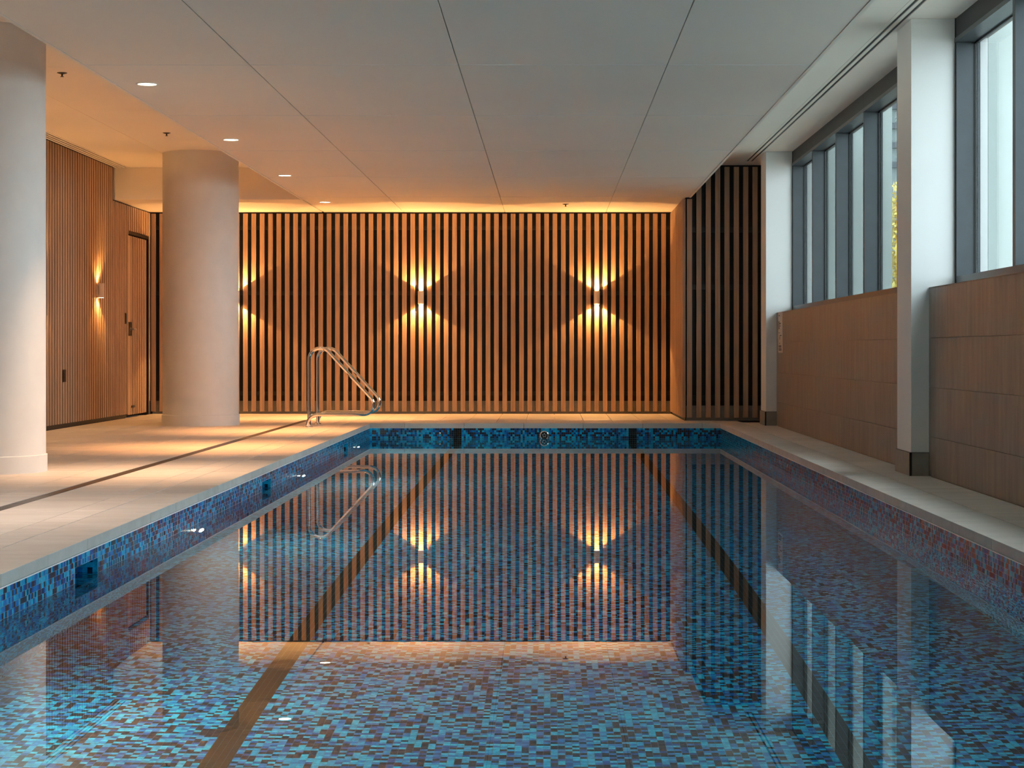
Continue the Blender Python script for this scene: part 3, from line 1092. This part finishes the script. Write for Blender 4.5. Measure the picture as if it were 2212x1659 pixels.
def handrail(y, sgn, label):
    t = thing(empty('pool_handrail', (-2.645, y, 0)), label, 'handrail', 'pair of pool entry handrails')
    poly = [(-2.645, 0.0), (-2.645, 1.035), (-1.83, 0.20 - 0.0), (-1.99, 0.140), (-2.645, 0.140), (-2.648, 0.0)]
    # corners: top of the post, nose over the water, foot
    core = [(-2.645, 0.0), (-2.645, 1.066), (-1.795, 0.139), (-2.655, 0.139), (-2.655, 0.0)]
    pth = fillet([Vector((a, b_)).to_tuple() for a, b_ in core], [0.125, 0.11, 0.12], 14)
    # lean of the lower tube past the post
    pts = []
    total = len(pth)
    for i, (px, pz) in enumerate(pth):
        f = 0.0
        if i > total * 0.62:
            f = max(0.0, min(1.0, (-2.05 - px) / 0.5))
        pts.append((px, y + sgn * 0.085 * f, pz))
    # densify straight runs
    dense = []
    for a, b_ in zip(pts[:-1], pts[1:]):
        va, vb = Vector(a), Vector(b_)
        k = max(1, int((vb - va).length / 0.08))
        for i in range(k):
            dense.append(tuple(va.lerp(vb, i / k)))
    dense.append(pts[-1])
    MB().tube(dense, 0.0195, 18).build('tube', M_steel, t, True)
    for fx, fy in ((-2.645, y), (-2.655, y + sgn * 0.085)):
        MB().lathe(fx, fy, [(0.042, 0.0), (0.042, 0.004), (0.030, 0.010), (0.0205, 0.012)], 28, 'z').build('flange', M_steel, t, True)
    return t
handrail(21.48, -1, 'nearer polished steel handrail at the pool corner')
handrail(22.27, +1, 'farther polished steel handrail behind the nearer one')

# ------------------------------------------------------------------ sign on the tile wall
sg = thing(empty('rules_sign', (XT, 21.46, 1.05)), 'narrow pale sign board on the tile wall beside the farther pilaster', 'sign')
MB().box(XT - 0.006, XT, 21.27, 21.65, 0.82, 1.266).build('board', M_sign, sg)
XS = XT - 0.0066
for z0, z1, y0, y1 in ((1.225, 1.235, 21.50, 21.60), (1.10, 1.17, 21.54, 21.60), (1.135, 1.150, 21.42, 21.52), (1.11, 1.12, 21.42, 21.50),
                       (1.080, 1.10, 21.53, 21.60), (1.036, 1.043, 21.50, 21.60), (1.005, 1.015, 21.34, 21.52), (0.965, 1.0, 21.49, 21.53),
                       (0.915, 0.93, 21.50, 21.54), (0.885, 0.90, 21.36, 21.60), (0.866, 0.876, 21.36, 21.60), (0.845, 0.858, 21.34, 21.60)):
    piece('print', sg, XS, XT - 0.006, y0, y1, z0, z1, M_print)

# ------------------------------------------------------------------ outside
gd = structure(MB().box(2.97, 30, -2.45, 70, 0.6, 0.9).build('ground_outside', M_ground))
for y0, lab in ((13.10, 'pale concrete fin wall outside, seen through the nearer window'),
                (21.85, 'pale concrete fin wall outside, seen through the farther window'),
                (4.35, 'pale concrete fin wall outside at the near end, out of view')):
    thing(MB().box(2.962, 3.86, y0, y0 + 0.5, 0.9, 5.0).build('fin_wall', M_concrete, None, False, (3.4, y0, 0.9)), lab, 'wall', 'concrete fin walls outside')
structure(MB().box(2.962, 6.2, 15.6, 27.0, 4.95, 5.2).build('shade_canopy', M_concrete), 'unseen concrete canopy added outside to shade the farther window')  # out of view, added to keep sun and sky off the farther window
bld = thing(empty('building', (7.5, 40, 0.9)), 'grey green louvred building behind the yellow bush', 'building')
MB().box(5.4, 12, 40, 46, 0.9, 11).build('wall', M_build, bld)
for k in range(14):
    piece('louvre', bld, 5.3, 12, 39.9, 40.0, 4.6 + k * 0.4, 4.72 + k * 0.4, M_frame)
bush = thing(empty('bush', (5.75, 30, 0.9)), 'yellow leaved bush outside the farther window', 'bush')
nl = 9000
ctr = np.array([5.75, 30.0, 2.05])
d = rng.normal(size=(nl, 3))
d /= np.linalg.norm(d, axis=1)[:, None]
rad = rng.uniform(0.72, 1.03, nl)
lump = 1 + 0.13 * np.sin(d[:, 0] * 7 + 1) * np.sin(d[:, 2] * 6) * np.cos(d[:, 1] * 5)
c = ctr + d * (rad * lump)[:, None] * np.array([0.95, 0.95, 1.35])
u = rng.normal(size=(nl, 3)); u /= np.linalg.norm(u, axis=1)[:, None]
w = np.cross(u, d); w /= np.linalg.norm(w, axis=1)[:, None]
s = rng.uniform(0.03, 0.06, nl)[:, None]
q = np.stack([c - u*s, c + w*s*0.5, c + u*s, c - w*s*0.5], 1)
quads_object('foliage', q, M_leaf, bush)
MB().lathe(5.75, 30, [(0.10, 0.9), (0.07, 2.2)], 10, 'z').build('trunk', M_bark, bush)
